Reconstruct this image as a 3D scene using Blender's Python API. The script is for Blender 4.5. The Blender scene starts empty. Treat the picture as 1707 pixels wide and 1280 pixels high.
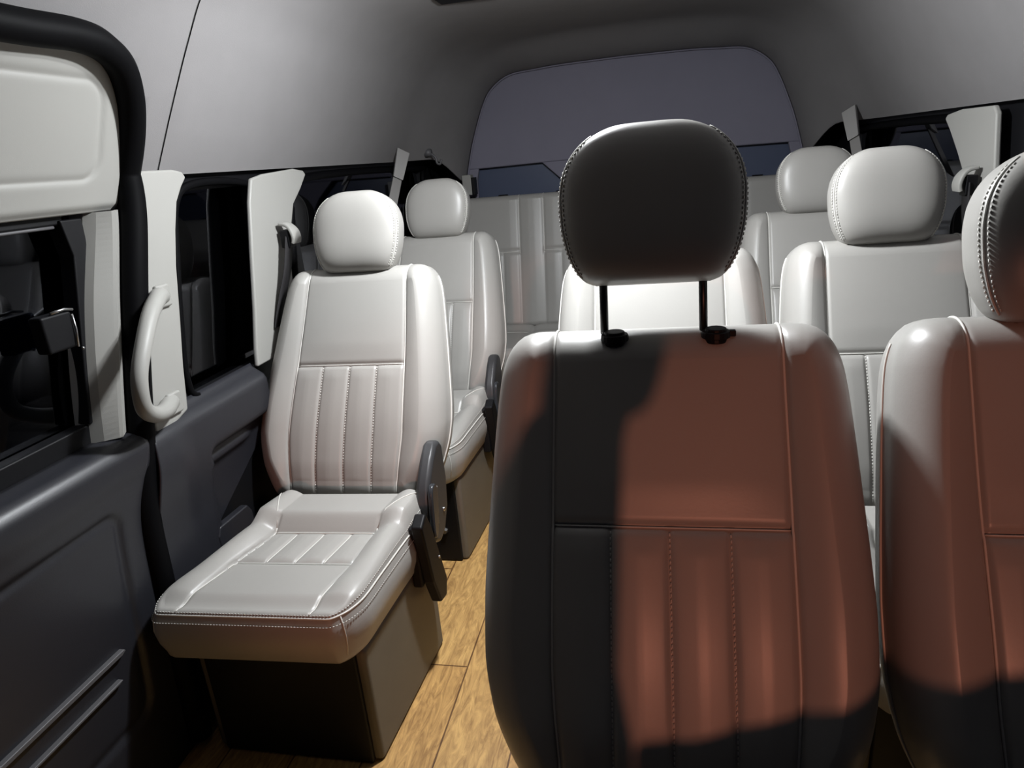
import bpy, bmesh, math, random
from mathutils import Vector, Matrix
random.seed(3)
C = bpy.context.scene.collection
sin, cos, pi, exp = math.sin, math.cos, math.pi, math.exp

# ------------------------------------------------------------------ materials
def mat(name, col, rough=.5, spec=.5, bump=0, bscale=200, metal=0, bdist=.001, var=0, vscale=6, coat=0, sheen=0):
    m = bpy.data.materials.new(name); m.use_nodes = True
    nt = m.node_tree; b = nt.nodes['Principled BSDF']
    b.inputs['Base Color'].default_value = (*col, 1)
    b.inputs['Roughness'].default_value = rough
    b.inputs['Specular IOR Level'].default_value = spec
    b.inputs['Metallic'].default_value = metal
    b.inputs['Coat Weight'].default_value = coat
    b.inputs['Sheen Weight'].default_value = sheen
    tc = nt.nodes.new('ShaderNodeTexCoord')
    if bump:
        n = nt.nodes.new('ShaderNodeTexNoise'); n.inputs['Scale'].default_value = bscale
        n.inputs['Detail'].default_value = 3
        bp = nt.nodes.new('ShaderNodeBump'); bp.inputs['Strength'].default_value = bump
        bp.inputs['Distance'].default_value = bdist
        nt.links.new(tc.outputs['Object'], n.inputs['Vector'])
        nt.links.new(n.outputs['Fac'], bp.inputs['Height'])
        nt.links.new(bp.outputs['Normal'], b.inputs['Normal'])
    if var:
        n2 = nt.nodes.new('ShaderNodeTexNoise'); n2.inputs['Scale'].default_value = vscale
        n2.inputs['Detail'].default_value = 4
        mx = nt.nodes.new('ShaderNodeMix'); mx.data_type = 'RGBA'
        mx.inputs['A'].default_value = (*[c*(1-var) for c in col], 1)
        mx.inputs['B'].default_value = (*[min(1, c*(1+var)) for c in col], 1)
        nt.links.new(tc.outputs['Object'], n2.inputs['Vector'])
        nt.links.new(n2.outputs['Fac'], mx.inputs['Factor'])
        nt.links.new(mx.outputs['Result'], b.inputs['Base Color'])
    return m

VINYL = mat('grey_vinyl', (.325, .315, .295), .38, .5, .10, 260, bdist=.0008, var=.05, vscale=5)
PIPE = mat('pale_piping', (.58, .57, .53), .45)
THREAD = mat('pale_thread', (.60, .59, .55), .7)
HEADL = mat('headliner_fabric', (.205, .198, .198), .9, .15, .25, 420, bdist=.001, var=.06, vscale=9)
TRIM = mat('pale_plastic', (.31, .305, .285), .5, .4, .12, 500, bdist=.0006)
DARKP = mat('charcoal_plastic', (.016, .0165, .021), .42, .5, .2, 420, bdist=.0008)
GREYP = mat('grey_edge_plastic', (.085, .083, .087), .5)
BLACKP = mat('black_plastic', (.005, .005, .006), .5, .2)
RUBBER = mat('black_rubber', (.002, .002, .0025), .6, .06)
RECL = mat('recliner_plastic', (.035, .035, .037), .42, .5, .2, 500, bdist=.0006)
TAUPE = mat('taupe_panel', (.125, .112, .09), .5, .4, .2, 30, bdist=.001, var=.15, vscale=8)
GREYP2 = mat('mid_grey_plastic', (.33, .32, .31), .55)
LEVER = mat('gloss_lever_plastic', (.03, .032, .036), .22)
BLOCKER = mat('dark_blocker', (.02, .02, .022), .9, .2, .3, 300)
METAL = mat('steel', (.5, .5, .5), .3, metal=1)
DKMETAL = mat('dark_steel', (.06, .06, .06), .35, metal=1)
WEB = mat('black_webbing', (.012, .011, .012), .7, .3, .5, 700)
GWEB = mat('grey_webbing', (.24, .23, .22), .7, .3, .3, 700)
HATCH = mat('hatch_lining', (.20, .193, .24), .9, .15, .2, 400, var=.05)
REFL = mat('rear_window_reflection', (.075, .09, .14), .25, .5)  # blue reflection of the rear glass put into its base colour

def glass_mat():
    m = bpy.data.materials.new('tinted_glass'); m.use_nodes = True
    nt = m.node_tree; nt.nodes.clear()
    o = nt.nodes.new('ShaderNodeOutputMaterial'); mx = nt.nodes.new('ShaderNodeMixShader')
    t = nt.nodes.new('ShaderNodeBsdfTransparent'); t.inputs['Color'].default_value = (.12, .13, .15, 1)
    g = nt.nodes.new('ShaderNodeBsdfGlossy'); g.inputs['Roughness'].default_value = .03
    g.inputs['Color'].default_value = (.9, .92, 1, 1)
    f = nt.nodes.new('ShaderNodeFresnel'); f.inputs['IOR'].default_value = 1.45
    nt.links.new(f.outputs[0], mx.inputs[0]); nt.links.new(t.outputs[0], mx.inputs[1])
    nt.links.new(g.outputs[0], mx.inputs[2]); nt.links.new(mx.outputs[0], o.inputs[0])
    return m
GLASS = glass_mat()

def wood_mat():
    m = bpy.data.materials.new('oak_plank_vinyl'); m.use_nodes = True
    nt = m.node_tree; N = nt.nodes.new; lk = nt.links.new
    b = nt.nodes['Principled BSDF']
    tc = N('ShaderNodeTexCoord')
    sw = N('ShaderNodeMapping'); sw.inputs['Rotation'].default_value = (0, 0, -pi/2)
    sw.inputs['Location'].default_value = (1.715, -.51, 0)
    lk(tc.outputs['Object'], sw.inputs['Vector'])
    br = N('ShaderNodeTexBrick')
    br.inputs['Scale'].default_value = 1; br.inputs['Mortar Size'].default_value = .0022
    br.inputs['Brick Width'].default_value = .9; br.inputs['Row Height'].default_value = .17
    br.inputs['Color1'].default_value = (.54, .31, .11, 1); br.inputs['Color2'].default_value = (.66, .43, .17, 1)
    br.inputs['Mortar'].default_value = (.16, .075, .025, 1)
    lk(sw.outputs[0], br.inputs['Vector'])
    mp = N('ShaderNodeMapping'); mp.inputs['Scale'].default_value = (26, 5, 10)
    lk(tc.outputs['Object'], mp.inputs['Vector'])
    nz = N('ShaderNodeTexNoise'); nz.inputs['Scale'].default_value = 1.6; nz.inputs['Detail'].default_value = 8
    nz.inputs['Roughness'].default_value = .65; nz.inputs['Distortion'].default_value = 2.2
    lk(mp.outputs[0], nz.inputs['Vector'])
    rp = N('ShaderNodeValToRGB'); rp.color_ramp.elements[0].position = .35; rp.color_ramp.elements[0].color = (.46, .38, .32, 1)
    rp.color_ramp.elements[1].position = .66; rp.color_ramp.elements[1].color = (1.15, 1.12, 1.05, 1)
    lk(nz.outputs['Fac'], rp.inputs[0])
    mx = N('ShaderNodeMix'); mx.data_type = 'RGBA'; mx.blend_type = 'MULTIPLY'; mx.inputs['Factor'].default_value = .85
    lk(br.outputs['Color'], mx.inputs['A']); lk(rp.outputs[0], mx.inputs['B'])
    lk(mx.outputs['Result'], b.inputs['Base Color'])
    b.inputs['Roughness'].default_value = .45
    bp = N('ShaderNodeBump'); bp.inputs['Strength'].default_value = .25; bp.inputs['Distance'].default_value = .001
    lk(nz.outputs['Fac'], bp.inputs['Height']); lk(bp.outputs[0], b.inputs['Normal'])
    return m
WOOD = wood_mat()

# ------------------------------------------------------------------ helpers
def link(name, verts, faces, m, parent=None, smooth=True, bevel=0, bseg=2, subd=0, recalc=True):
    me = bpy.data.meshes.new(name); me.from_pydata([tuple(v) for v in verts], [], faces)
    if recalc:
        bm = bmesh.new(); bm.from_mesh(me); bmesh.ops.recalc_face_normals(bm, faces=bm.faces[:]); bm.to_mesh(me); bm.free()
    me.materials.append(m)
    o = bpy.data.objects.new(name, me); C.objects.link(o)
    if smooth:
        me.polygons.foreach_set('use_smooth', [True]*len(me.polygons))
        me.update()
    if bevel:
        bv = o.modifiers.new('bevel', 'BEVEL'); bv.width = bevel; bv.segments = bseg; bv.limit_method = 'ANGLE'
        bv.angle_limit = math.radians(35); bv.harden_normals = True
    if subd:
        s = o.modifiers.new('sub', 'SUBSURF'); s.levels = subd; s.render_levels = subd
    if parent: o.parent = parent
    return o
def empty(name, loc=(0, 0, 0), rz=0):
    o = bpy.data.objects.new(name, None); C.objects.link(o); o.location = loc; o.rotation_euler = (0, 0, rz)
    o.empty_display_size = .1; return o
def tag(o, label, cat, group=None):
    o['label'] = label; o['category'] = cat
    if group: o['group'] = group
    return o
def struct(o): o['kind'] = 'structure'; return o

class G:                                                           # geometry collector
    def __init__(s): s.v = []; s.f = []
    def add(s, v, f):
        k = len(s.v); s.v += [tuple(p) for p in v]; s.f += [tuple(i+k for i in q) for q in f]
    def box(s, x0, x1, y0, y1, z0, z1):
        s.add([(x0,y0,z0),(x1,y0,z0),(x1,y1,z0),(x0,y1,z0),(x0,y0,z1),(x1,y0,z1),(x1,y1,z1),(x0,y1,z1)],
              [(0,3,2,1),(4,5,6,7),(0,1,5,4),(1,2,6,5),(2,3,7,6),(3,0,4,7)])
    def prism(s, poly, axis, a, b):                                # poly in the two other axes, extruded along axis
        n = len(poly)
        def P(p, t):
            q = list(p); q.insert(axis, t); return tuple(q)
        s.add([P(p, a) for p in poly]+[P(p, b) for p in poly],
              [tuple(range(n))[::-1], tuple(range(n, 2*n))]+[(i, (i+1) % n, n+(i+1) % n, n+i) for i in range(n)])
    def tube(s, pts, r, n=8, closed=False, flat=1.0, up=None, caps=True):
        pts = [Vector(p) for p in pts]; m = len(pts); vs = []
        last = None
        for i, p in enumerate(pts):
            a = pts[(i-1) % m] if (i or closed) else p; b = pts[(i+1) % m] if (i < m-1 or closed) else p
            t = (b-a)
            if t.length < 1e-9: t = Vector((0, 0, 1))
            t.normalize()
            u = Vector(up) if up else (last if last is not None else (Vector((0, 0, 1)) if abs(t.z) < .9 else Vector((1, 0, 0))))
            u = (u - t*u.dot(t))
            if u.length < 1e-6: u = Vector((1, 0, 0)) - t*t.x
            u.normalize(); w = t.cross(u); last = u
            rr = r[i] if isinstance(r, (list, tuple)) else r
            for k in range(n):
                q = 2*pi*k/n; vs.append(p+u*(cos(q)*rr)+w*(sin(q)*rr*flat))
        fs = []
        for i in range(m if closed else m-1):
            for k in range(n):
                a0 = i*n+k; a1 = i*n+(k+1) % n; j = ((i+1) % m)*n
                fs.append((a0, a1, j+(k+1) % n, j+k))
        if caps and not closed: fs += [tuple(range(n))[::-1], tuple((m-1)*n+k for k in range(n))]
        s.add(vs, fs)
    def dashes(s, pts, r, dash=.005, gap=.003, n=4):
        pts = [Vector(p) for p in pts]; acc = 0; on = True; cur = [pts[0]]; need = dash
        for a, b in zip(pts, pts[1:]):
            d = (b-a).length; 
            if d < 1e-9: continue
            pos = 0
            while d-pos > need:
                pos += need; q = a+(b-a)*(pos/d)
                if on: cur.append(q); s.tube(cur, r, n)
                cur = [q]; on = not on; need = dash if on else gap
            need -= d-pos
            if on: cur.append(b)
    def build(s, name, m, parent=None, **k): return link(name, s.v, s.f, m, parent, **k)

def smooth_path(pts, n=8, closed=False):                           # Catmull-Rom
    P = [Vector(p) for p in pts]; out = []; m = len(P)
    for i in range(m if closed else m-1):
        p0 = P[i-1] if (i or closed) else P[0]; p1 = P[i]; p2 = P[(i+1) % m]; p3 = P[(i+2) % m] if (i+2 < m or closed) else P[-1]
        for k in range(n):
            t = k/n
            out.append(.5*((2*p1)+(p2-p0)*t+(2*p0-5*p1+4*p2-p3)*t*t+(3*p1-p0-3*p2+p3)*t**3))
    if not closed: out.append(P[-1])
    return out
def interp(x, tab):
    if x <= tab[0][0]: return tab[0][1]
    for (a, b), (c, d) in zip(tab, tab[1:]):
        if x <= c: return b+(d-b)*(x-a)/(c-a)
    return tab[-1][1]
def sinterp(x, tab):                                               # monotone-ish smooth interpolation
    n = len(tab)
    if x <= tab[0][0]: return tab[0][1]
    if x >= tab[-1][0]: return tab[-1][1]
    for i in range(n-1):
        if x <= tab[i+1][0]:
            x0, y0 = tab[i]; x1, y1 = tab[i+1]; h = x1-x0
            def sl(j):
                if j == 0: return (tab[1][1]-tab[0][1])/(tab[1][0]-tab[0][0])
                if j == n-1: return (tab[-1][1]-tab[-2][1])/(tab[-1][0]-tab[-2][0])
                a = (tab[j][1]-tab[j-1][1])/(tab[j][0]-tab[j-1][0]); b = (tab[j+1][1]-tab[j][1])/(tab[j+1][0]-tab[j][0])
                return 0 if a*b <= 0 else 2*a*b/(a+b)
            t = (x-x0)/h; m0 = sl(i)*h; m1 = sl(i+1)*h
            return (2*t**3-3*t*t+1)*y0+(t**3-2*t*t+t)*m0+(-2*t**3+3*t*t)*y1+(t**3-t*t)*m1
def sstep(a, b, x):
    t = max(0, min(1, (x-a)/(b-a))); return t*t*(3-2*t)
def gs(d, s): return exp(-(d/s)**2) if abs(d) < 4*s else 0

class Pad:
    """Upholstered cushion. Local: x across, v along, h outward from the front face. Outline half width hw(v), v in 0..L."""
    def __init__(s, hw, L, r, D, h, nu, nv, br=.02, bulge=0, K=6, cosw=.75, backpuff=0):
        s.hw, s.L, s.r, s.D, s.h = hw, L, r, D, h
        def vv(t):
            t = (1-cosw)*t+cosw*(.5-.5*cos(pi*t)); return r+t*(L-2*r)
        def sx(u):
            return sin(pi/2*u)*.35+u*.65
        V = []; idx = [[0]*(nu+1) for _ in range(nv+1)]
        for j in range(nv+1):
            v = vv(j/nv); w = max(.004, hw(v)-r)
            for i in range(nu+1):
                x = w*sx(2*i/nu-1); idx[j][i] = len(V); V.append((x, v, h(x, v)))
        F = [(idx[j][i], idx[j][i+1], idx[j+1][i+1], idx[j+1][i]) for j in range(nv) for i in range(nu)]
        ring = [idx[0][i] for i in range(nu+1)]+[idx[j][nu] for j in range(1, nv+1)]+[idx[nv][i] for i in range(nu-1, -1, -1)]+[idx[j][0] for j in range(nv-1, 0, -1)]
        n = len(ring); B = [V[k] for k in ring]; nrm = []
        for k in range(n):
            a = B[k-3]; b = B[(k+3) % n]; tx, ty = b[0]-a[0], b[1]-a[1]; l = math.hypot(tx, ty) or 1
            nrm.append((ty/l, -tx/l))
        for _ in range(4):                                          # soften the corner fan
            nrm = [tuple((nrm[k-1][q]+2*nrm[k][q]+nrm[(k+1) % n][q])/4 for q in (0, 1)) for k in range(n)]
        nrm = [(a/(math.hypot(a, b) or 1), b/(math.hypot(a, b) or 1)) for a, b in nrm]
        s.rings = [ring]; prev = ring
        prof = []
        for k in range(1, K+1):
            a = pi/2*k/K; prof.append((r*sin(a), -r*(1-cos(a)), 1-k/K))
        for k in range(1, 5):
            t = k/4; prof.append((r+bulge*sin(pi*t), -r-(D-r-br)*t, 0))
        for k in range(1, 5):
            a = pi/2*k/4; prof.append((r-br*(1-cos(a)), -D+br-br*sin(a), 0))
        for off, z, hb in prof:
            cur = []
            for k in range(n):
                cur.append(len(V)); V.append((B[k][0]+nrm[k][0]*off, B[k][1]+nrm[k][1]*off, B[k][2]*hb+z))
            F += [(prev[k], cur[k], cur[(k+1) % n], prev[(k+1) % n]) for k in range(n)]
            s.rings.append(cur); prev = cur
        if backpuff:                                                # a domed back, row by row
            rows = 6; bx = sum(V[k][0] for k in prev)/n; by = sum(V[k][1] for k in prev)/n
            for q in range(1, rows):
                f = 1-q/rows; cur = []
                for k in range(n):
                    p = V[prev[k]] if q == 1 else None
                    b0 = V[s.rings[len(prof)][k]]
                    cur.append(len(V)); V.append((bx+(b0[0]-bx)*f, by+(b0[1]-by)*f, b0[2]-backpuff*(1-f*f)))
                F += [(prev[k], cur[k], cur[(k+1) % n], prev[(k+1) % n]) for k in range(n)]
                prev = cur
        F.append(tuple(prev))
        s.V, s.F, s.n = V, F, n
    def pt(s, x, v, lift=0):
        """Point on the front surface; v beyond the flat wraps over the rounded top or bottom edge."""
        r, L = s.r, s.L
        if v > L-r:
            a = (v-(L-r))/r; hb = s.h(x, L-r)*max(0, 1-a/(pi/2))
            if a > pi/2: return (x, L+lift, -r-(a-pi/2)*r)
            return (x, L-r+(r+lift)*sin(a), hb-r+(r+lift)*cos(a))
        if v < r:
            a = min(pi/2, (r-v)/r); hb = s.h(x, r)*max(0, 1-a/(pi/2))
            return (x, r-(r+lift)*sin(a), hb-r+(r+lift)*cos(a))
        return (x, v, s.h(x, v)+lift)
    def line(s, f, v0, v1, lift=0, n=60):
        return [s.pt(f(v0+(v1-v0)*k/n), v0+(v1-v0)*k/n, lift) for k in range(n+1)]
    def ringpts(s, k, lo=0, hi=1e9, step=1):
        return [s.V[i] for i in s.rings[k][::step]]

def xform(pts, M): return [tuple(M @ Vector(p)) for p in pts]

# ------------------------------------------------------------------ one seat with its parts
LEAN = math.radians(25.8)
MB = Matrix(((1, 0, 0, 0), (0, sin(LEAN), -cos(LEAN), .502), (0, cos(LEAN), sin(LEAN), .43), (0, 0, 0, 1)))      # backrest
LH = math.radians(13)
MH = Matrix(((1, 0, 0, 0), (0, sin(LH), -cos(LH), .760), (0, cos(LH), sin(LH), 1.026), (0, 0, 0, 1)))            # headrest
MC = Matrix(((1, 0, 0, 0), (0, 1, 0, 0), (0, 0, 1, .452), (0, 0, 0, 1)))                                        # cushion

BL = .685
BT = [(0, .168), (.012, .195), (.035, .219), (.08, .247), (.13, .267), (.20, .278), (.27, .279), (.34, .276), (.42, .271), (.52, .264), (.60, .256), (.63, .247), (.65, .229), (.667, .208), (.678, .187), (.685, .165)]
def bhw(v): return sinterp(v, BT)
def pl(v): return .166-.010*sstep(.2, .0, v)-.002*sstep(.4, .66, v)      # panel seam half distance
PLX = (-.083, 0, .083); PV = .385
def bh(x, v):
    ax = abs(x); p = pl(v); w = bhw(v)-.058
    h = 0
    if ax > p: h += .017*sin(pi*min(1, (ax-p)/max(.02, (w+.058-p))))
    else:
        q = x/p
        if v > PV: h += .005*(1-q**4)*sstep(PV-.005, PV+.07, v)
        else:
            d = min(abs(x-c) for c in (-p, -.083, 0, .083, p))
            h += .0055*(min(1, d/.036))**.6*sstep(.02, .07, v)*sstep(PV+.002, PV-.04, v)+.002
    h -= .005*gs(ax-p, .0045)
    if ax < p:
        h -= .007*gs(v-PV, .006)
        if v < PV: h -= .004*max(gs(x-c, .004) for c in PLX)*sstep(.02, .05, v)
    h -= .012*sstep(.12, .0, v)
    h += .012*gs(v-.22, .16)
    return h
bp = Pad(bhw, BL, .058, .13, bh, 150, 150, br=.03, bulge=.004, K=9)

HL_ = .232
HT = [(0, .084), (.006, .099), (.02, .112), (.05, .1255), (.09, .1335), (.125, .1350), (.155, .131), (.18, .121), (.20, .106), (.217, .084), (.227, .062), (.232, .046)]
def hhw(v): return sinterp(v, HT)
class Pillow:
    """Headrest: outline half width hw(v), domed front and back."""
    def __init__(s, hw, L, d, nu=64, nv=56, px=3.5, pv=3.2):
        s.hw, s.L, s.d, s.px, s.pv = hw, L, d, px, pv
        s.V = []; s.F = []; top = {}
        for side_ in (1, -1):
            for j in range(nv+1):
                for i in range(nu+1):
                    if side_ < 0 and (i in (0, nu) or j in (0, nv)): top[(-1, i, j)] = top[(1, i, j)]; continue
                    q = sin(pi/2*(2*i/nu-1)); w = sin(pi/2*(2*j/nv-1))
                    top[(side_, i, j)] = len(s.V); s.V.append(s.at(q, w, side_))
            for j in range(nv):
                for i in range(nu): s.F.append(tuple(top[(side_, a, b)] for a, b in ((i, j), (i+1, j), (i+1, j+1), (i, j+1))[::side_]))
    def at(s, q, w, side_=1, lift=0):
        v = s.L/2*(1+w); k = max(0, 1-abs(q)**s.px)**(1/s.px)*max(0, 1-abs(w)**s.pv)**(1/s.pv)
        d = s.d if side_ > 0 else s.d*.95
        return (s.hw(v)*q*(1+lift/.13), v, -.052+side_*(d*k+lift))
hp = Pillow(hhw, HL_, .060)

CL = .465
CT = [(0, .165), (.006, .188), (.018, .208), (.04, .223), (.075, .230), (.16, .224), (.30, .214), (.38, .210), (.43, .204), (.455, .193), (.465, .172)]
def chw(v): return sinterp(v, CT)
def cp(v): return .148-.014*sstep(.16, .30, v)+.004*sstep(.12, .0, v)
PC = (-.072, 0, .072); PV0, PV1 = .185, .315
def ch(x, v):
    ax = abs(x); p = cp(v); w = chw(v); h = 0
    rim = .034*sstep(PV1-.002, PV1+.045, v)
    if ax > p: h += .013*sin(pi*min(1, (ax-p)/(w-p)))*sstep(0, .1, v) + .010*sstep(.12, .3, v)*sstep(p, p+.05, ax)*(1-sstep(PV1, PV1+.04, v))
    else:
        h += -.008*sstep(.05, .2, v)*(1-sstep(PV1-.02, PV1+.02, v))
        if PV0 < v < PV1:
            d = min(abs(x-c) for c in (-p, *PC, p)); h += .005*min(1, d/.03)**.6*sstep(PV0, PV0+.02, v)*sstep(PV1, PV1-.02, v)
            h -= .003*max(gs(x-c, .004) for c in PC)
        h -= .004*(gs(v-PV0, .005)+gs(v-PV1, .005))
    h += rim
    if v < PV1+.03: h -= .004*gs(ax-p, .0045)
    h -= .010*sstep(.06, .02, v)
    return h
cpad = Pad(chw, CL, .018, .145, ch, 170, 130, br=.03, bulge=.012)

def make_seat(left):
    def xform(pts, M):                                              # the single seats are narrower at the top and lean a touch
        out = []
        for p in pts:
            q = M @ Vector(p)
            if left and M is not MC:
                v = (q.z-.43)/.9; k = interp(v, [(0, 1.0), (.2, 1.02), (.4, .975), (.64, .915), (.7, .915), (.72, 1)]) if M is MB else .97
                q.x = q.x*k+(v-.38)*.035
            out.append(tuple(q))
        return out
    MC = Matrix(((1, .13 if left else 0, 0, -.010 if left else 0), (.04 if left else 0, 1, 0, 0), (0, 0, 1, .452), (0, 0, 0, 1)))
    root = empty('passenger_seat')
    bk = link('backrest', xform(bp.V, MB), bp.F, VINYL, root)
    def pipe(pts, M, r, par, nm='piping', closed=False):
        g = G(); g.tube(xform(pts, M), r, 6, closed=closed); return g.build(nm, PIPE, par)
    def stitch(pts, M, r, par, d=.0045):
        g = G(); g.dashes(xform(pts, M), r, d, .003); return g.build('stitching', THREAD, par)
    for s in (-1, 1):
        pipe(bp.line(lambda v: s*pl(v), .025, BL+.035, .0006, 110), MB, .0021, bk)
        ring = [p for p in (bp.V[i] for i in bp.rings[10]) if p[0]*s > .10 and p[1] > .04]     # seam where the front meets the side panel
        ring = sorted(ring, key=lambda p: (p[1], -abs(p[0])))
        pipe([(p[0]+s*.0004, p[1], p[2]) for p in ring if p[1] < .655], MB, .0022, bk)
    pipe([bp.pt(-.165+.33*k/40, PV, .0022) for k in range(41)], MB, .0014, bk)
    for c in PLX: stitch(bp.line(lambda v: c+.001, .03, PV-.004, .001, 90), MB, .0012, bk)
    hd = link('headrest', xform(hp.V, MH), hp.F, VINYL, root)
    for s in (-1, 1):
        ln = lambda q, w0, w1, lift: xform([hp.at(s*q, w0+(w1-w0)*k/50, 1, lift) for k in range(51)], MH)
        g = G(); g.tube(ln(.965, -.90, .86, .0006), .0016, 6); g.build('seam', PIPE, hd)
        for q in (.935, .985):
            g = G(); g.dashes(ln(q, -.86, .80, .0008), .0011, .004, .003); g.build('stitching', THREAD, hd)
    for s in (-1, 1):
        g = G(); g.tube([(s*.073, .785, .90), (s*.073, .822, 1.09)], .0062, 12); g.build('headrest_post', DKMETAL, hd)
        if left: continue
        g = G(); sl = [(s*.073, .797, 1.012+.001), (s*.073, .797, 1.034)]
        g.tube(sl, [.017, .015], 18); g.tube([(s*.073, .797, 1.020), (s*.073, .797, 1.030)], [.021, .020], 18)
        if s > 0: g.box(.073+.018, .073+.028, .792, .802, 1.021, 1.030)
        g.build('post_sleeve', BLACKP, root, smooth=False, bevel=.0015)
    cu = link('cushion', xform(cpad.V, MC), cpad.F, VINYL, root)
    ring = [cpad.V[i] for i in cpad.rings[6]]
    pipe([(p[0]*1.002, p[1], p[2]) for p in ring], MC, .0024, cu, closed=True)
    for rk, dz in ((4, .0005), (7, .010)):
        ring = [cpad.V[i] for i in cpad.rings[rk]]
        stitch([(p[0]*1.003, p[1]-(.0006 if p[1] < .1 else 0), p[2]+dz) for p in ring+ring[:1]], MC, .0009, cu, .004)
    for s in (-1, 1):
        pipe(cpad.line(lambda v: s*cp(v), .002, PV1+.01, .0018, 70), MC, .0018, cu)
        pp = [(s*cp(PV1+.01), PV1+.01)] + [(s*(cp(PV1)+.012*k), PV1+.02+.022*k) for k in range(1, 6)]
        pipe([cpad.pt(x, v, .001) for x, v in pp], MC, .0016, cu)
        kc = max(range(cpad.n), key=lambda k: cpad.V[cpad.rings[0][k]][0]*s*1.25-cpad.V[cpad.rings[0][k]][1])   # seam down the front corner
        pipe([(cpad.V[cpad.rings[q][kc]][0]*1.002, cpad.V[cpad.rings[q][kc]][1]-.0008, cpad.V[cpad.rings[q][kc]][2]) for q in range(6, 11)], MC, .0014, cu)
    for v in (PV0, PV1): pipe([cpad.pt(-cp(v)+2*cp(v)*k/40, v, .0015) for k in range(41)], MC, .0014, cu)
    for c in PC: pipe(cpad.line(lambda v: c, PV0+.004, PV1-.004, .0008, 30), MC, .0016, cu)
    # pedestal
    b = G()
    o_ = .02 if left else 0
    b.prism([(-.225+o_, .065), (.198+o_, .065), (.222+o_, .48), (-.225+o_, .48)], 2, 0, .31)
    base = b.build('base', TAUPE, root, smooth=False, bevel=.012)
    b = G(); b.box(-.20+o_, .178+o_, .055, .075, .004, .315)
    fp = b.build('front_plate', BLACKP, base, smooth=False, bevel=.004)
    for z in (.12, .24):
        b = G(); b.tube([(.15, .056, z), (.15, .044, z)], [.011, .008], 6); b.build('bolt', METAL, base, smooth=False)
    if left:
        c = G(); x0, x1 = .240, .272
        c.prism([(.535, .592), (.565, .592), (.588, .572), (.592, .47), (.575, .39), (.53, .335), (.485, .322), (.448, .345), (.425, .41), (.422, .47), (.445, .515), (.495, .565)], 0, x0-.006, x1)
        rc = c.build('recliner_cover', RECL, root, bevel=.013, bseg=4)
        l = G(); l.prism(smooth_poly([(.43, .50), (.455, .515), (.475, .49), (.46, .42), (.435, .375), (.415, .385), (.42, .44)]), 0, x1-.002, x1+.012)
        l.build('recliner_lever', LEVER, rc, bevel=.005, bseg=3)
        l = G(); l.tube([(x1+.001, .49-.02*k/6, .49-.10*k/6) for k in range(7)], .004, 8); l.build('trim_strip', GREYP2, rc)
        l = G(); l.tube([(x1-.002, .53, .40), (x1+.004, .53, .40)], .006, 10); l.build('bolt', METAL, rc)
        k = G(); k.box(.235, .262, .335, .40, .28, .45); sk = k.build('buckle_stalk', BLACKP, root, smooth=False, bevel=.006)
        k = G(); k.prism([(.315, .465), (.355, .485), (.385, .435), (.45, .24), (.43, .195), (.385, .205), (.35, .29)], 0, .258, .288)
        bu = k.build('belt_buckle', BLACKP, root, smooth=False, bevel=.006)
        k = G(); k.tube([(.287, .405, .33), (.291, .405, .33)], .004, 10); k.build('buckle_button', METAL, bu)
    return root
def smooth_poly(p, n=5): return [tuple(q)[:2] for q in smooth_path([(a, b, 0) for a, b in p], n, True)]

def dup(o, parent=None, skip=()):
    c = o.copy(); C.objects.link(c); c.parent = parent
    for ch in list(o.children):
        if ch.name.split('.')[0] not in skip: dup(ch, c, skip)
    return c
def place(o, x, y, rz, label, group, sx=1, lift=0, hx=0):
    o.location = (x, y, 0); o.rotation_euler = (0, 0, rz); o.scale = (sx, 1, 1)
    tag(o, label, 'seat', group)
    for ch in o.children:
        if ch.name.startswith('headrest'): ch.location = (hx, .018*lift/.067, lift)
    return o

SK = ('post_sleeve',)
GS = 'single seats on the window side by the sliding door'
GR = 'paired seats in the rows beside the aisle'
L1 = make_seat(True)
L2 = dup(L1)
for ch in list(L1.children_recursive):                             # the near pedestal shows no bolt heads
    if ch.name.startswith('bolt') and ch.parent.name.startswith('base'): bpy.data.objects.remove(ch)
R0 = make_seat(False)
place(L1, -.845, 1.05, 0, 'single grey vinyl seat with pleated backrest and wide lit cushion, nearest the sliding door', GS, 1)
place(L2, -.853, 1.875, 0, 'single grey vinyl seat half hidden directly behind the nearest single seat', GS, 1)
R1A = place(R0, .016, .20, 0, 'front row seat nearest the camera whose dark headrest is raised on two bare posts', GR, 1.0, .082, -.016)
R1B = place(dup(R0, None, SK), .567, .20, 0, 'front row seat cut off by the photo edge, its lowered headrest half in shadow', GR, .92, .008, -.022)
R2A = place(dup(R0, None, SK), .016, 1.03, 0, 'brightly lit seat behind the raised headrest, its own headrest hidden', GR, 1.0)
R2B = place(dup(R0, None, SK), .576, 1.03, 0, 'second row window seat, wide lit headrest fully visible above a plain upper panel', GR, .95, 0, -.014)
R3A = place(dup(R0, None, SK), .012, 1.87, 0, 'third row aisle seat almost wholly hidden behind the raised headrest', GR, 1.0)
R3B = place(dup(R0, None, SK), .580, 1.87, 0, 'third row seat with small dim headrest left of the second row headrest', GR, .99)

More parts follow.
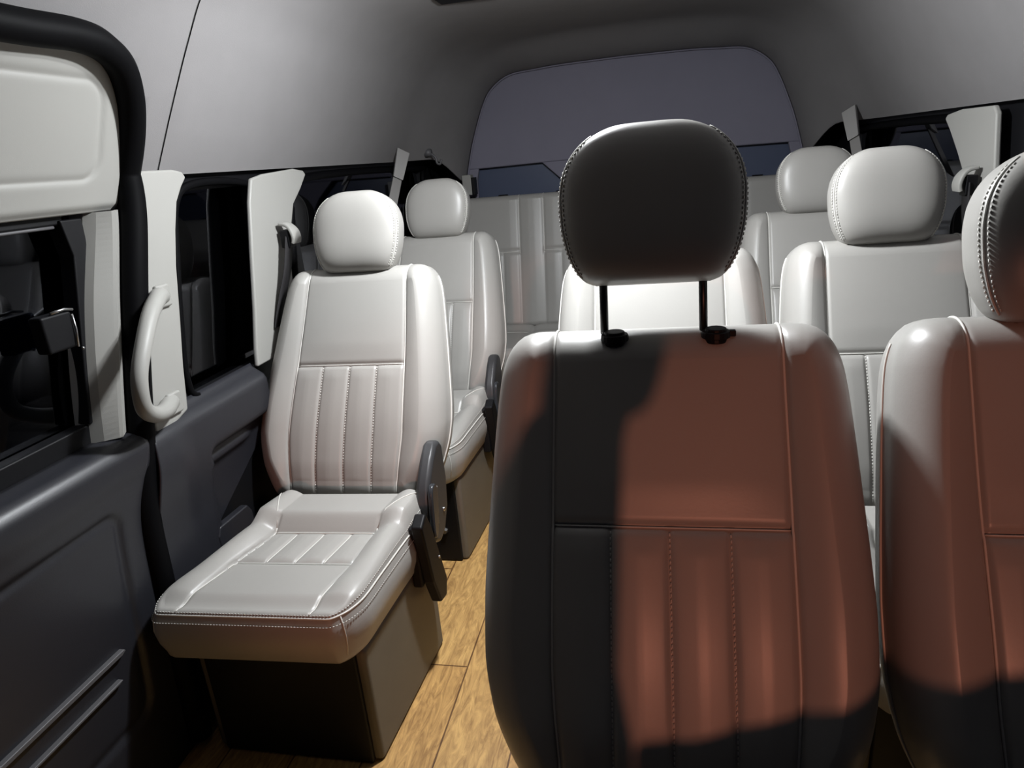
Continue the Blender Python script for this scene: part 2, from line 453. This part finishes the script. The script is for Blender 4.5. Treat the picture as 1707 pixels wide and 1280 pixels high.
# ------------------------------------------------------------------ rear bench
def rear_bench():
    root = empty('rear_bench_seat', (-.125, 3.02, 0))
    tag(root, 'wide grey vinyl bench seat across the back of the van below the rear window', 'bench seat')
    L, W = .70, .865
    le = math.radians(14)
    M = Matrix(((1, 0, 0, 0), (0, sin(le), -cos(le), .44), (0, cos(le), sin(le), .44), (0, 0, 0, 1)))
    cen = [-.735, -.245, .245, .735]
    seams = [c+d for c in cen for d in (-.18, .18)]
    def hw(v): return W-.05*sstep(.04, 0, v)-.03*sstep(L-.04, L, v)
    def h(x, v):
        d = min(abs(x-s) for s in seams); z = .006*min(1, d/.05)**.6-.003*gs(d, .005)
        inp = any(abs(x-c) < .18 for c in cen)
        if inp:
            z -= .007*gs(v-.40, .007)
            if v < .40:
                dd = min(abs(x-c-o) for c in cen for o in (-.09, 0, .09)); z += -.003*gs(dd, .005)+.002*min(1, dd/.03)
        return z
    p = Pad(hw, L, .03, .13, h, 260, 70, br=.03, bulge=.004)
    bk = link('backrest', xform(p.V, M), p.F, VINYL, root)
    g = G()
    for s in seams: g.tube(xform(p.line(lambda v: s, .02, L+.03, .0008, 40), M), .0016, 6)
    for c in cen:
        g.tube(xform([p.pt(c-.18+.36*k/20, .40, .002) for k in range(21)], M), .0016, 6)
        for o in (-.09, 0, .09): g.tube(xform(p.line(lambda v: c+o, .03, .395, .0008, 30), M), .0014, 6)
    g.build('piping', PIPE, bk)
    for c in cen:
        for o in (-.09, .09):
            g = G(); a = M @ Vector((c+o, L, -.05)); g.tube([a-Vector((0, 0, .004)), a+Vector((0, 0, .010))], [.03, .026], 16); g.build('headrest_sleeve', BLACKP, bk)
    def h2(x, v):
        d = min(abs(x-s) for s in (-.49, 0, .49)); return .012*min(1, d/.05)**.5-.006*gs(d, .006)+.02*sstep(.36, .42, v)-.004*gs(v-.34, .006)
    p2 = Pad(lambda v: W-.03*sstep(.04, 0, v), .46, .03, .14, h2, 200, 50, br=.03, bulge=.006)
    M2 = Matrix(((1, 0, 0, 0), (0, 1, 0, 0), (0, 0, 1, .43), (0, 0, 0, 1)))
    cu = link('cushion', xform(p2.V, M2), p2.F, VINYL, root)
    g = G(); g.tube(xform([p2.pt(-W+.04+(2*W-.08)*k/60, .34, .0015) for k in range(61)], M2), .0018, 6); g.build('piping', PIPE, cu)
    g = G(); g.box(-.82, .82, .06, .56, 0, .30); g.build('base', TAUPE, root, smooth=False, bevel=.01)
rear_bench()

# ------------------------------------------------------------------ floor
g = G(); g.box(-1.16, .92, -1.6, 3.95, -.03, 0)
struct(g.build('floor', WOOD, smooth=False))

# ------------------------------------------------------------------ headliner
CX = -.12
P0 = [(1.005, 1.325), (1.0, 1.335), (.965, 1.40), (.93, 1.466), (.86, 1.593), (.795, 1.69), (.70, 1.76), (.55, 1.80), (.3, 1.82), (0, 1.825)]
P1 = [(.872, 1.19), (.860, 1.236), (.835, 1.33), (.806, 1.42), (.745, 1.567), (.69, 1.649), (.59, 1.708), (.45, 1.722), (.3, 1.730), (0, 1.734)]
def dens(P, k=6):
    q = [(a, b, 0) for a, b in P]; return [(p.x, p.z*0+p.y) for p in smooth_path(q, k)]
D0, D1 = dens(P0), dens(P1); NP = len(D0)
def prof_at(y):
    t = sstep(3.05, 3.79, y); t1 = sstep(3.4, 3.79, y)
    return [(a[0]+(b[0]-a[0])*t, a[1]+(b[1]-a[1])*t1) for a, b in zip(D0, D1)]
def xw(z):                                                          # inner left surface of the van at height z
    if z <= 1.335: return CX-1.0
    for a, b in zip(D0, D0[1:]):
        if a[1] <= z <= b[1]: return CX-(a[0]+(b[0]-a[0])*(z-a[1])/(b[1]-a[1]))
    return CX-.5
SEAL = [(.30, 1.560), (.70, 1.562), (1.005, 1.560), (1.144, 1.563), (1.217, 1.553), (1.276, 1.521), (1.317, 1.456), (1.335, 1.36), (1.328, 1.257), (1.266, 1.072), (1.213, .898), (1.171, .746), (1.138, .617), (1.127, .486), (1.12, .30), (1.11, .02)]
SP = [(q.x+.012, q.y) for q in smooth_path([(a, b, 0) for a, b in SEAL], 10)]
def seal_y(z):                                                      # rear edge of the sliding door at height z
    best = None
    for (y0, z0), (y1, z1) in zip(SP[20:], SP[21:]):
        if z1 <= z <= z0 and z0 > z1: best = y0+(y1-y0)*(z-z0)/(z1-z0)
    return best if best is not None else (1.1 if z < .1 else 0)
ys = [.4+.05*i for i in range(69)]; ys = [y for y in ys if y < 3.79]+[3.79]
V = []; F = []; rows = []
for y in ys:
    pr = prof_at(y); row = []
    for a, z in pr: row.append(len(V)); V.append((CX-a, y, z))
    for a, z in pr[-2::-1]: row.append(len(V)); V.append((CX+a, y, z))
    rows.append(row)
for j in range(len(rows)-1):
    for i in range(len(rows[0])-1):
        ii = (rows[j][i], rows[j][i+1], rows[j+1][i+1], rows[j+1][i])
        c = [sum(V[k][q] for k in ii)/4 for q in range(3)]
        if c[0] < CX-.5 and c[2] < 1.556 and c[1] < seal_y(min(c[2], 1.555))-.0: continue
        F.append(ii)
hl = struct(link('ceiling', V, F, HEADL, recalc=False))
sm = hl.modifiers.new('thick', 'SOLIDIFY'); sm.thickness = .012; sm.offset = 1
g = G()
pr = prof_at(1.475)
g.tube([(CX-a+.0015, 1.466+.014*sstep(1.335, 1.7, z), z-.001) for a, z in pr], .0011, 6)
o = g.build('headliner_seam', RUBBER, hl)
g = G(); pr = [(CX-a, 3.785, z) for a, z in D1]+[(CX+a, 3.785, z) for a, z in D1[-2::-1]]
g.tube(pr, .006, 8)
struct(g.build('trim_1', HATCH))
# roof skin closes the shell above the headliner
g = G(); g.box(-1.3, 1.06, -1.6, 4.0, 1.90, 1.93); struct(g.build('roof', BLACKP, smooth=False))

# ------------------------------------------------------------------ hatch at the back
arch = [(CX-a+.01*0, z) for a, z in D1]+[(CX+a, z) for a, z in D1[-2::-1]]
g = G()
top = [(x, z) for x, z in arch if z > 1.262]
xa = [p for p in arch if p[1] <= 1.262]
g.prism([(CX-.872, 1.256)]+[(CX-a*1.02, z+.012) for a, z in D1 if z > 1.262]+[(CX+a*1.02, z+.012) for a, z in D1[-2::-1] if z > 1.262]+[(CX+.872, 1.256), (CX+.35, 1.262), (CX, 1.266), (CX-.45, 1.262)], 1, 3.802, 3.83)
g.prism([(CX-.92, .0), (CX-.83, .0), (CX-.815, 1.20), (CX-.80, 1.26), (CX-.88, 1.26)], 1, 3.802, 3.83)
g.prism([(CX+.92, .0), (CX+.83, .0), (CX+.815, 1.20), (CX+.80, 1.26), (CX+.88, 1.26)], 1, 3.802, 3.83)
g.prism([(CX-.9, .0), (CX+.9, .0), (CX+.9, .95), (CX-.9, .95)], 1, 3.802, 3.83)
hb = struct(g.build('wall_back', HATCH, smooth=False, bevel=.008))
g = G(); g.prism([(CX-.45, 1.264), (CX-.345, 1.165), (CX-.28, 1.06), (CX+.28, 1.06), (CX+.345, 1.165), (CX+.45, 1.264)], 1, 3.80, 3.825)
struct(g.build('trim_2', HATCH, smooth=False, bevel=.006))
g = G(); g.box(CX-.86, CX+.86, 3.855, 3.862, .93, 1.28); struct(g.build('window_1', REFL, smooth=False))
g = G(); g.box(-1.28, 1.04, 3.93, 3.96, -.03, 1.93); struct(g.build('wall_rear', BLACKP, smooth=False))

# ------------------------------------------------------------------ left and right side walls
def side(sx):                                                       # sx=-1 left, +1 right: mirror about CX
    return (lambda x: x) if sx < 0 else (lambda x: 2*CX-x)
for sx, nm, yrear in ((-1, 'wall_left', 1.17), (1, 'wall_right', -.6)):
    m = side(sx); g = G()
    def B(x0, x1, *r):
        a, b = sorted((m(x0), m(x1))); g.box(a, b, *r)
    B(-1.20, -1.15, yrear, 3.93, 0, .79)
    B(-1.22, -1.15, yrear if sx > 0 else 1.36, 3.93, 1.285, 1.36)
    for y0, y1 in (((1.36, 1.42), (1.88, 2.12), (3.5, 3.93)) if sx < 0 else ((-.6, -.4), (.75, .95), (1.95, 2.2), (3.5, 3.93))):
        B(-1.20, -1.15, y0, y1, .79, 1.285)
    struct(g.build(nm, BLACKP, smooth=False))
# quarter panel below the left windows: dark moulded plastic with a shoulder ledge and a pocket
def quarter(sx, y0, y1, name):
    m = side(sx); V = []; F = []; nu, nv = 90, 70
    for j in range(nv+1):
        z = .02+.785*j/nv
        for i in range(nu+1):
            t = i/nu; ya = (seal_y(z)+.01 if sx < 0 else y0); yb = 1.33+.34*sstep(.36, .62, z) if sx < 0 else y1; y = ya+(yb-ya)*t
            x = -1.128+.02*sstep(.805, .76, z)*1.0-.0
            x += .022*sstep(.80, .765, z)*sstep(.52, .70, z)
            if sx < 0:
                inside = sstep(1.37, 1.41, y)*sstep(.675, .645, z)*sstep(.40, .44, z)      # pocket recess
                x -= .035*inside*sstep(1.75, 1.70, y)
                x += .016*gs(z-.628, .014)*sstep(1.36, 1.41, y)*sstep(1.62, 1.56, y)
                x += .012*sstep(1.33, 1.25, y)*sstep(.79, .70, z)
            V.append((m(x), y, z))
    for j in range(nv):
        for i in range(nu):
            a = j*(nu+1)+i; F.append((a, a+1, a+nu+2, a+nu+1))
    o = link(name, V, F, DARKP); s = o.modifiers.new('t', 'SOLIDIFY'); s.thickness = .006; s.offset = 0
    return struct(o)
quarter(-1, 1.2, 3.85, 'trim_3')
quarter(1, -.5, 3.85, 'trim_4')

def yz_prism(name, poly, x0, x1, m, sx=-1, bevel=.006, parent=None, smooth=True):
    f = side(sx); g = G(); g.prism(poly, 0, f(x0), f(x1)); return g.build(name, m, parent, smooth=smooth, bevel=bevel, bseg=3)
# pillar trims
pb = [(1.395, 1.336), (1.49, 1.336), (1.523, 1.330), (1.532, 1.316), (1.508, 1.295), (1.479, 1.262), (1.452, 1.20), (1.425, 1.12), (1.395, 1.00), (1.366, .89), (1.352, .82), (1.345, .788), (1.312, .778), (1.262, .762), (1.225, .757), (1.235, .86), (1.29, 1.05), (1.345, 1.25), (1.36, 1.336)]
struct(yz_prism('trim_5', pb, -1.096, -1.122, TRIM))
pc = [(1.835, 1.302), (1.90, 1.312), (2.09, 1.322), (2.15, 1.315), (2.165, 1.302), (2.115, 1.26), (2.05, 1.215), (2.00, 1.13), (1.965, 1.02), (1.945, .90), (1.94, .79), (1.68, .79), (1.69, .84), (1.725, .95), (1.765, 1.10), (1.805, 1.24)]
struct(yz_prism('trim_6', pc, -1.108, -1.122, TRIM))
pr_ = [(2.06, 1.30), (2.08, 1.318), (2.28, 1.318), (2.37, 1.308), (2.385, 1.296), (2.34, 1.262), (2.27, 1.20), (2.19, 1.12), (2.14, 1.03), (2.11, .92), (2.10, .79), (2.0, .79), (2.02, 1.1)]
struct(yz_prism('trim_7', pr_, -1.106, -1.122, TRIM, sx=1))
# windows
def pane(name, y0, y1, z0, z1, sx):
    f = side(sx); g = G(); a, b = sorted((f(-1.185), f(-1.180))); g.box(a, b, y0, y1, z0, z1)
    return struct(g.build(name, GLASS, smooth=False))
pane('window_2', 1.38, 1.92, .77, 1.31, -1); pane('window_3', 2.08, 3.55, .77, 1.31, -1)
pane('window_4', 2.16, 3.55, .77, 1.31, 1); pane('window_5', .90, 2.0, .77, 1.31, 1)
# black rubber surround of the small window
rw = smooth_path([(-1.130, y, z) for y, z in [(1.60, 1.30), (1.80, 1.296), (1.86, 1.262), (1.835, 1.15), (1.79, .98), (1.74, .83), (1.70, .79), (1.45, .79), (1.405, .84), (1.43, .98), (1.47, 1.13), (1.515, 1.26)]], 8, True)
g = G(); g.tube(rw, .010, 8, closed=True); struct(g.build('trim_8', RUBBER))
for n, sx, y0, y1 in (('trim_9', -1, 2.1, 3.5), ('trim_10', 1, 2.18, 3.5)):
    f = side(sx); pts = [(f(-1.15), y, z) for y, z in [(y0+.06, 1.29), (y1-.06, 1.29), (y1, 1.24), (y1, .84), (y1-.06, .79), (y0-.05, .79), (y0-.07, .9), (y0, 1.2)]]
    g = G(); g.tube(smooth_path(pts, 5, True), .014, 8, closed=True); struct(g.build(n, RUBBER))

# door seal
g = G(); g.tube([(xw(z)+.012, y, z) for y, z in SP], .029, 12)
struct(g.build('trim_11', RUBBER))

# ------------------------------------------------------------------ sliding door
door = empty('door_1', (-1.13, .7, 0)); struct(door)
DI = Matrix.Translation((1.13, -.7, 0))
def dl(name, V, F, m, **k):
    o = link(name, xform(V, DI), F, m, door, **k); return o
# upper panel
def rr_dist(y, z):                                                  # signed distance to the rounded rectangle of the recess
    y0, y1, z0, z1, r = .2, 1.262-(1.50-z)*(-.0) - .0, 1.326, 1.503, .045
    cy, cz = (y0+y1)/2, (z0+z1)/2; a = abs(y-cy)-(y1-y0)/2+r; b = abs(z-cz)-(z1-z0)/2+r
    return math.hypot(max(a, 0), max(b, 0))+min(max(a, b), 0)-r
V = []; F = []; nu, nv = 170, 90
for j in range(nv+1):
    z = 1.262+.30*j/nv
    ye = seal_y(min(z, 1.545))-.018
    if z > 1.545: ye = 1.20-(z-1.545)*1.5
    for i in range(nu+1):
        y = .25+(ye-.25)*i/nu
        d = rr_dist(y, z)
        x = -1.128+.118*((z-1.262)/.30)**1.12-.0045*gs(d, .007)-.0012*sstep(0, -.012, d)-.010*sstep(1.278, 1.262, z)
        V.append((x, y, z))
for j in range(nv):
    for i in range(nu):
        a = j*(nu+1)+i; F.append((a, a+1, a+nu+2, a+nu+1))
o = dl('upper_panel', V, F, TRIM); s = o.modifiers.new('t', 'SOLIDIFY'); s.thickness = .008; s.offset = 0
o['label'] = 'pale upper door panel with rounded recess'
# lower panel
V = []; F = []; nu, nv = 130, 130
def lowx(z):
    return sinterp(z, [(.0, -1.12), (.30, -1.112), (.60, -1.104), (.70, -1.092), (.745, -1.082), (.768, -1.081), (.785, -1.088), (.797, -1.105), (.803, -1.15)])
def gdist(y, z):
    y0, y1, z0, z1, r = .2, 1.065-(.66-z)*.10, .20, .665, .035
    cy, cz = (y0+y1)/2, (z0+z1)/2; a = abs(y-cy)-(y1-y0)/2+r; b = abs(z-cz)-(z1-z0)/2+r
    return math.hypot(max(a, 0), max(b, 0))+min(max(a, b), 0)-r
for j in range(nv+1):
    t = j/nv; z = .803*(1-(1-t)**1.3)
    ye = seal_y(max(z, .05))-.012
    for i in range(nu+1):
        y = .25+(ye-.25)*i/nu; d = gdist(y, z)
        V.append((lowx(z)-.008*gs(d, .009)-.003*sstep(0, -.01, d), y, z))
for j in range(nv):
    for i in range(nu):
        a = j*(nu+1)+i; F.append((a, a+1, a+nu+2, a+nu+1))
o = dl('lower_panel', V, F, DARKP); s = o.modifiers.new('t', 'SOLIDIFY'); s.thickness = .006; s.offset = 0
o['label'] = 'charcoal lower door panel'
for z, y1, h in ((.383, .99, .010), (.328, .965, .006)):  # raised strips in lighter grey stand in for thin reflections on the panel edges
    g = G(); g.prism([(.3, z-h/2), (y1-.012, z-h/2), (y1, z), (y1-.004, z+h/2), (.3, z+h/2)], 0, lowx(z)-.01, lowx(z)+.012)
    dl('reflection_strip', g.v, g.f, GREYP, smooth=False, bevel=.002)
# pale strip between the window and the seal: two facets
V = []; F = []; rowsn = 40
for j in range(rowsn+1):
    t = j/rowsn; z = .805+.455*t
    yr = seal_y(z)-.016; yw = yr-.078-.012*sin(pi*t); yr2 = yr-.042
    pts = [(-1.178, yw-.006), (-1.150, yw), (-1.128, yw+.012), (-1.106, yr2-.006), (-1.102, yr2), (-1.106, yr2+.006), (-1.124, yr-.004), (-1.130, yr)]
    if t < .12:
        k = 1-t/.12; pts = [(x-.03*k*0, y+(yr-y)*0*k) for x, y in pts]
    V += [(x, y, z) for x, y in pts]
n = 8
for j in range(rowsn):
    for i in range(n-1):
        a = j*n+i; F.append((a, a+1, a+n+1, a+n))
o = dl('window_edge_trim', V, F, TRIM, smooth=False); s = o.modifiers.new('t', 'SOLIDIFY'); s.thickness = .004; s.offset = -1
o['label'] = 'pale upright strip beside the door window'
# window: pane, black frame, sash bar, latch
g = G(); g.box(-1.192, -1.187, .22, 1.25, .79, 1.28)
wn = dl('window_pane', g.v, g.f, GLASS, smooth=False)
g = G()
g.prism([(.22, .80), (1.11, .80), (1.125, .845), (.22, .838)], 0, -1.185, -1.150)
g.prism([(.22, 1.243), (1.19, 1.243), (1.20, 1.275), (.22, 1.275)], 0, -1.185, -1.150)
dl('window_frame', g.v, g.f, BLACKP, smooth=False, bevel=.004)
g = G(); g.tube([(-1.155, .25+.92*k/20, 1.240) for k in range(21)], .0035, 6); dl('upper_rail', g.v, g.f, GREYP)
g = G(); g.prism([(1.178, 1.252), (1.235, 1.252), (1.230, 1.18), (1.150, .845), (1.108, .845), (1.188, 1.18)], 0, -1.180, -1.143)
sb = dl('sash_bar', g.v, g.f, BLACKP, smooth=False, bevel=.004)
g = G(); g.box(-1.160, -1.128, 1.055, 1.128, 1.010, 1.083)
la = dl('window_latch', g.v, g.f, BLACKP, smooth=False, bevel=.006)
g = G(); g.tube([(-1.126, 1.126, 1.075), (-1.124, 1.124, 1.045), (-1.124, 1.118, 1.010)], .0022, 8)
g.tube([(-1.128, 1.08, 1.086), (-1.126, 1.11, 1.088), (-1.128, 1.132, 1.083)], .0028, 8)
g.tube([(-1.128, 1.128, 1.005), (-1.126, 1.132, 1.003)], .003, 8)
o = link('latch_edge', xform(g.v, DI), g.f, METAL, la); o.matrix_parent_inverse = Matrix(); o['label'] = 'bright metal latch edge'

# ------------------------------------------------------------------ things on the walls
gh = empty('grab_handle', (-1.098, 1.31, .93))
tag(gh, 'curved pale grab handle on the pillar beside the sliding door', 'handle')
hpth = smooth_path([(-1.098, 1.348, 1.064), (-1.074, 1.308, 1.066), (-1.048, 1.242, 1.042), (-1.028, 1.180, .995), (-1.021, 1.140, .945), (-1.021, 1.128, .900), (-1.028, 1.138, .865), (-1.046, 1.182, .838), (-1.070, 1.242, .826), (-1.098, 1.295, .826)], 8)
g = G(); g.tube([(x+1.098, y-1.31, z-.93) for x, y, z in hpth], [.0165+.004*abs(k/36-1)**2 for k in range(len(hpth))], 14, flat=1.0)
g.build('grip', TRIM, gh)
for y, z in ((1.348, 1.068), (1.300, .826)):
    g = G(); g.box(-.002, .012, y-.022-1.31, y+.022-1.31, z-.03-.93, z+.022-.93); g.build('mount', TRIM, gh, smooth=False, bevel=.006)

def belt_guide(sx, y, label, slant):
    f = side(sx); root = empty('seat_belt', (f(-1.096), y, 1.14)); tag(root, label, 'seat belt')
    s = -1 if sx > 0 else 1
    # hooded guide
    V = []; F = []; n, mrows = 12, 8
    prof = [(0, .026), (.022, .022), (.038, .006), (.044, -.016), (.040, -.034)]
    pts = smooth_path([(a, b, 0) for a, b in prof], 4)
    for p in pts:
        for k in range(2): V.append((s*p.x, (-.024 if k == 0 else .024)*(1-.25*max(0, p.y/.026)), p.y))
    for i in range(len(pts)-1): F.append((2*i, 2*i+1, 2*i+3, 2*i+2))
    g = G(); cv = link('guide_cover', V, F, TRIM, root); sm_ = cv.modifiers.new('t', 'SOLIDIFY'); sm_.thickness = .010; sm_.offset = 0
    bv = cv.modifiers.new('b', 'BEVEL'); bv.width = .003; bv.segments = 2
    g = G(); g.box(*sorted((0, s*.030)), -.020, .020, -.045, .008); g.build('guide_body', BLACKP, root, smooth=False, bevel=.004)
    # webbing
    c = smooth_path([(s*.022, -.002, -.01), (s*.020, -.03*slant-.01, -.10), (s*.006, -.065*slant-.01, -.18), (-s*.004, -.09*slant-.01, -.24), (-s*.006, -.10*slant-.01, -.265)], 6)
    V = []; F = []
    for p in c: V += [(p.x, p.y-.023, p.z), (p.x, p.y+.023, p.z)]
    for i in range(len(c)-1): F.append((2*i, 2*i+1, 2*i+3, 2*i+2))
    wb = link('webbing', V, F, WEB, root); sm_ = wb.modifiers.new('t', 'SOLIDIFY'); sm_.thickness = .002; sm_.offset = 0
belt_guide(-1, 1.925, 'black seat belt hanging from a pale hooded guide behind the nearest single seat', 1)
belt_guide(1, 2.105, 'seat belt guide with pale hood on the opposite pillar beside the cut-off headrest', .2)

def high_belt(sx, a, b, label):
    f = side(sx); root = empty('seat_belt', (f(a[0]), a[1], a[2])); tag(root, label, 'seat belt', 'grey shoulder belts hanging from the roof edge at the back')
    A = Vector((f(a[0]), a[1], a[2])); B_ = Vector((f(b[0]), b[1], b[2])); d = (B_-A)
    def strip(p0, p1, w0, w1, th, nm, m):
        t = (p1-p0).normalized(); nrm = Vector((.5 if sx < 0 else -.5, -.866, 0)); w = t.cross(nrm).normalized()
        g = G(); vs = []
        for p, ww in ((p0, w0), (p1, w1)):
            for q in (-1, 1):
                for e in (0, 1): vs.append(p-A+w*(q*ww/2)+nrm*(th*e))
        g.add(vs, [(0, 1, 3, 2), (4, 6, 7, 5), (0, 4, 5, 1), (2, 3, 7, 6), (0, 2, 6, 4), (1, 5, 7, 3)])
        g.build(nm, m, root, smooth=False, bevel=.003)
    strip(A, A+d*.42, .058, .044, .026, 'anchor_cover', GREYP2)
    strip(A+d*.30, B_, .040, .040, .010, 'webbing', GWEB)
high_belt(-1, (-1.078, 3.05, 1.370), (-1.050, 2.70, 1.10), 'slanting grey shoulder belt above the left windows, behind the second single headrest')
high_belt(1, (-1.055, 3.24, 1.372), (-1.030, 2.90, 1.10), 'slanting grey shoulder belt above the right rear window, between two headrests')
hk = empty('coat_hook', (-1.050, 3.345, 1.336)); tag(hk, 'small dark coat hook on the headliner above the second single headrest', 'hook')
g = G(); g.tube([(-.02, 0, .02), (.012, 0, .022)], [.022, .016], 12); g.build('mount', GREYP, hk)
g = G(); g.tube(smooth_path([(.01, 0, .015), (.03, 0, -.005), (.035, 0, -.03), (.05, 0, -.035), (.058, 0, -.015)], 5), .006, 8); g.build('prong', GREYP, hk)
# belt retractor cover beside the hatch
rt = empty('belt_retractor', (-.965, 3.72, 1.128)); tag(rt, 'small pale belt reel cover standing at the corner of the rear window', 'belt reel')
g = G(); g.box(-.028, .022, -.03, .03, 0, .105); g.build('cover', TRIM, rt, smooth=False, bevel=.004)
g = G(); g.box(.022, .04, -.03, .03, 0, .09); g.build('slot', BLACKP, rt, smooth=False, bevel=.003)
# floor level plastic boxes beside the nearest single seat
for (a, lab) in (([(1.348, .0), (1.348, .435), (1.362, .457), (1.488, .453), (1.503, .43), (1.513, .0)], 'low charcoal plastic cover between wall pocket and nearest single seat, closer one of two'),
                 ([(1.545, .0), (1.545, .367), (1.56, .386), (1.66, .386), (1.67, .0)], 'low charcoal plastic cover between wall and nearest single seat, farther one of two')):
    g = G(); g.prism(a, 0, -1.126, -1.102)
    o = g.build('belt_reel_cover', DARKP, smooth=False, bevel=.005); tag(o, lab, 'plastic cover', 'plastic covers low beside the nearest single seat')

# ------------------------------------------------------------------ dome light on the ceiling (just above the frame)
LX, LY, LZ = -.23, 1.56, 1.808
dm = empty('dome_light', (LX, LY, LZ)); tag(dm, 'bright white dome light on the van ceiling above the aisle', 'ceiling light')
g = G(); g.tube([(0, 0, .012), (0, 0, -.006)], [.085, .08], 32); g.build('housing', TRIM, dm)
lm = bpy.data.materials.new('lit_lens'); lm.use_nodes = True
b = lm.node_tree.nodes['Principled BSDF']; b.inputs['Emission Color'].default_value = (.93, .97, 1, 1); b.inputs['Emission Strength'].default_value = 8
g = G(); g.tube([(0, 0, -.004), (0, 0, -.030), (0, 0, -.050)], [.068, .060, .035], 32); g.build('lens', lm, dm)
ld = bpy.data.lights.new('dome_lamp', 'POINT'); ld.shadow_soft_size = .028; ld.energy = 44; ld.color = (.94, .97, 1.0)
lo = bpy.data.objects.new('dome_lamp', ld); C.objects.link(lo); lo.location = (0, 0, -.150); lo.parent = dm
la_ = bpy.data.lights.new('dome_lens_lamp', 'AREA'); la_.shape = 'DISK'; la_.size = .10; la_.energy = 19; la_.color = (.94, .97, 1.0)
lo = bpy.data.objects.new('dome_lens_lamp', la_); C.objects.link(lo); lo.location = (0, 0, -.055); lo.parent = dm
g = G(); g.box(-.10, .10, -.06, .02, -.008, .02)
cv = g.build('air_vent', BLACKP, smooth=False, bevel=.004); cv.location = (-.56, 2.40, 1.797); tag(cv, 'dark vent edge on the ceiling at the top of the frame', 'vent')

# ------------------------------------------------------------------ world: night outside
w = bpy.data.worlds.new('night'); bpy.context.scene.world = w; w.use_nodes = True
w.node_tree.nodes['Background'].inputs['Color'].default_value = (.30, .31, .62, 1)
w.node_tree.nodes['Background'].inputs['Strength'].default_value = .022

# red glow that comes in through the windscreen from ahead
rl = bpy.data.lights.new('tail_glow', 'SPOT'); rl.energy = 215; rl.color = (1, .34, .21); rl.spot_size = math.radians(11.0); rl.spot_blend = .55
rl.shadow_soft_size = .05
ro = bpy.data.objects.new('tail_glow', rl); C.objects.link(ro); ro.location = (.55, -4, 1.55)
ro.rotation_euler = (Vector((.30, .87, .68))-Vector(ro.location)).to_track_quat('-Z', 'Y').to_euler(); ro.scale = (3.0, 1, 1)

# unseen blockers, added and outlined to shadow the first row, behind the viewpoint
fs = empty('shadow_blocker', (0, -.1, 0)); tag(fs, 'dark cloth cab seat with slim headrest just outside the frame', 'seat')
def xz(name, poly, y0, y1, m, parent, bev):
    g = G(); g.prism(poly, 1, y0, y1); return g.build(name, m, parent, bevel=bev, bseg=3)
xz('headrest', smooth_poly([(.005, 1.133), (.002, 1.18), (.03, 1.215), (.11, 1.215), (.143, 1.18), (.139, 1.149), (.121, 1.087), (.095, 1.062), (.0, 1.062)], 4), -.09, 0, BLOCKER, fs, .015)  # upper part of the blocker, shaped for the bulge in the shadow
xz('backrest', [(.09, 1.066), (.079, 1.027), (.069, .927), (.055, .782), (.066, .70), (.066, .28), (-.22, .28), (-.22, .60), (-.16, .80), (-.101, .909), (-.058, 1.0), (-.02, 1.066)], -.10, 0, BLOCKER, fs, .012)  # main part of the blocker, its sides follow the shadow outline
xz('base', [(-.20, 0), (.06, 0), (.06, .285), (-.20, .285)], -.30, -.02, TAUPE, fs, .01)  # unseen foot under the blocker
cb = xz('low_light_blocker', [(.07, 0), (.07, .705), (.131, .713), (.203, .737), (.352, .782), (.467, .807), (.85, .87), (.85, 0)], -.14, -.10, DARKP, None, .008)  # added blocker, top edge shaped to the lower limit of the red light
tag(cb, 'unseen low blocker added to cut off the red light below', 'light blocker')

# ------------------------------------------------------------------ camera
cam = bpy.data.cameras.new('camera'); co = bpy.data.objects.new('camera', cam); C.objects.link(co)
yaw, pitch, roll, f = .218, .318, .089, 1130.66
fw = Vector((-sin(yaw)*cos(pitch), cos(yaw)*cos(pitch), -sin(pitch))); r0 = Vector((cos(yaw), sin(yaw), 0)); u0 = r0.cross(fw)
r2 = r0*cos(roll)-u0*sin(roll); u2 = r0*sin(roll)+u0*cos(roll)
co.matrix_world = Matrix(((r2.x, u2.x, -fw.x, 0), (r2.y, u2.y, -fw.y, 0), (r2.z, u2.z, -fw.z, 1.29), (0, 0, 0, 1)))
cam.sensor_width = 36; cam.lens = f/1707*36; cam.clip_start = .02
sc = bpy.context.scene; sc.camera = co
sc.cycles.diffuse_bounces = 2
sc.view_settings.view_transform = 'Standard'; sc.view_settings.look = 'None'; sc.view_settings.gamma = 1; sc.view_settings.exposure = 0
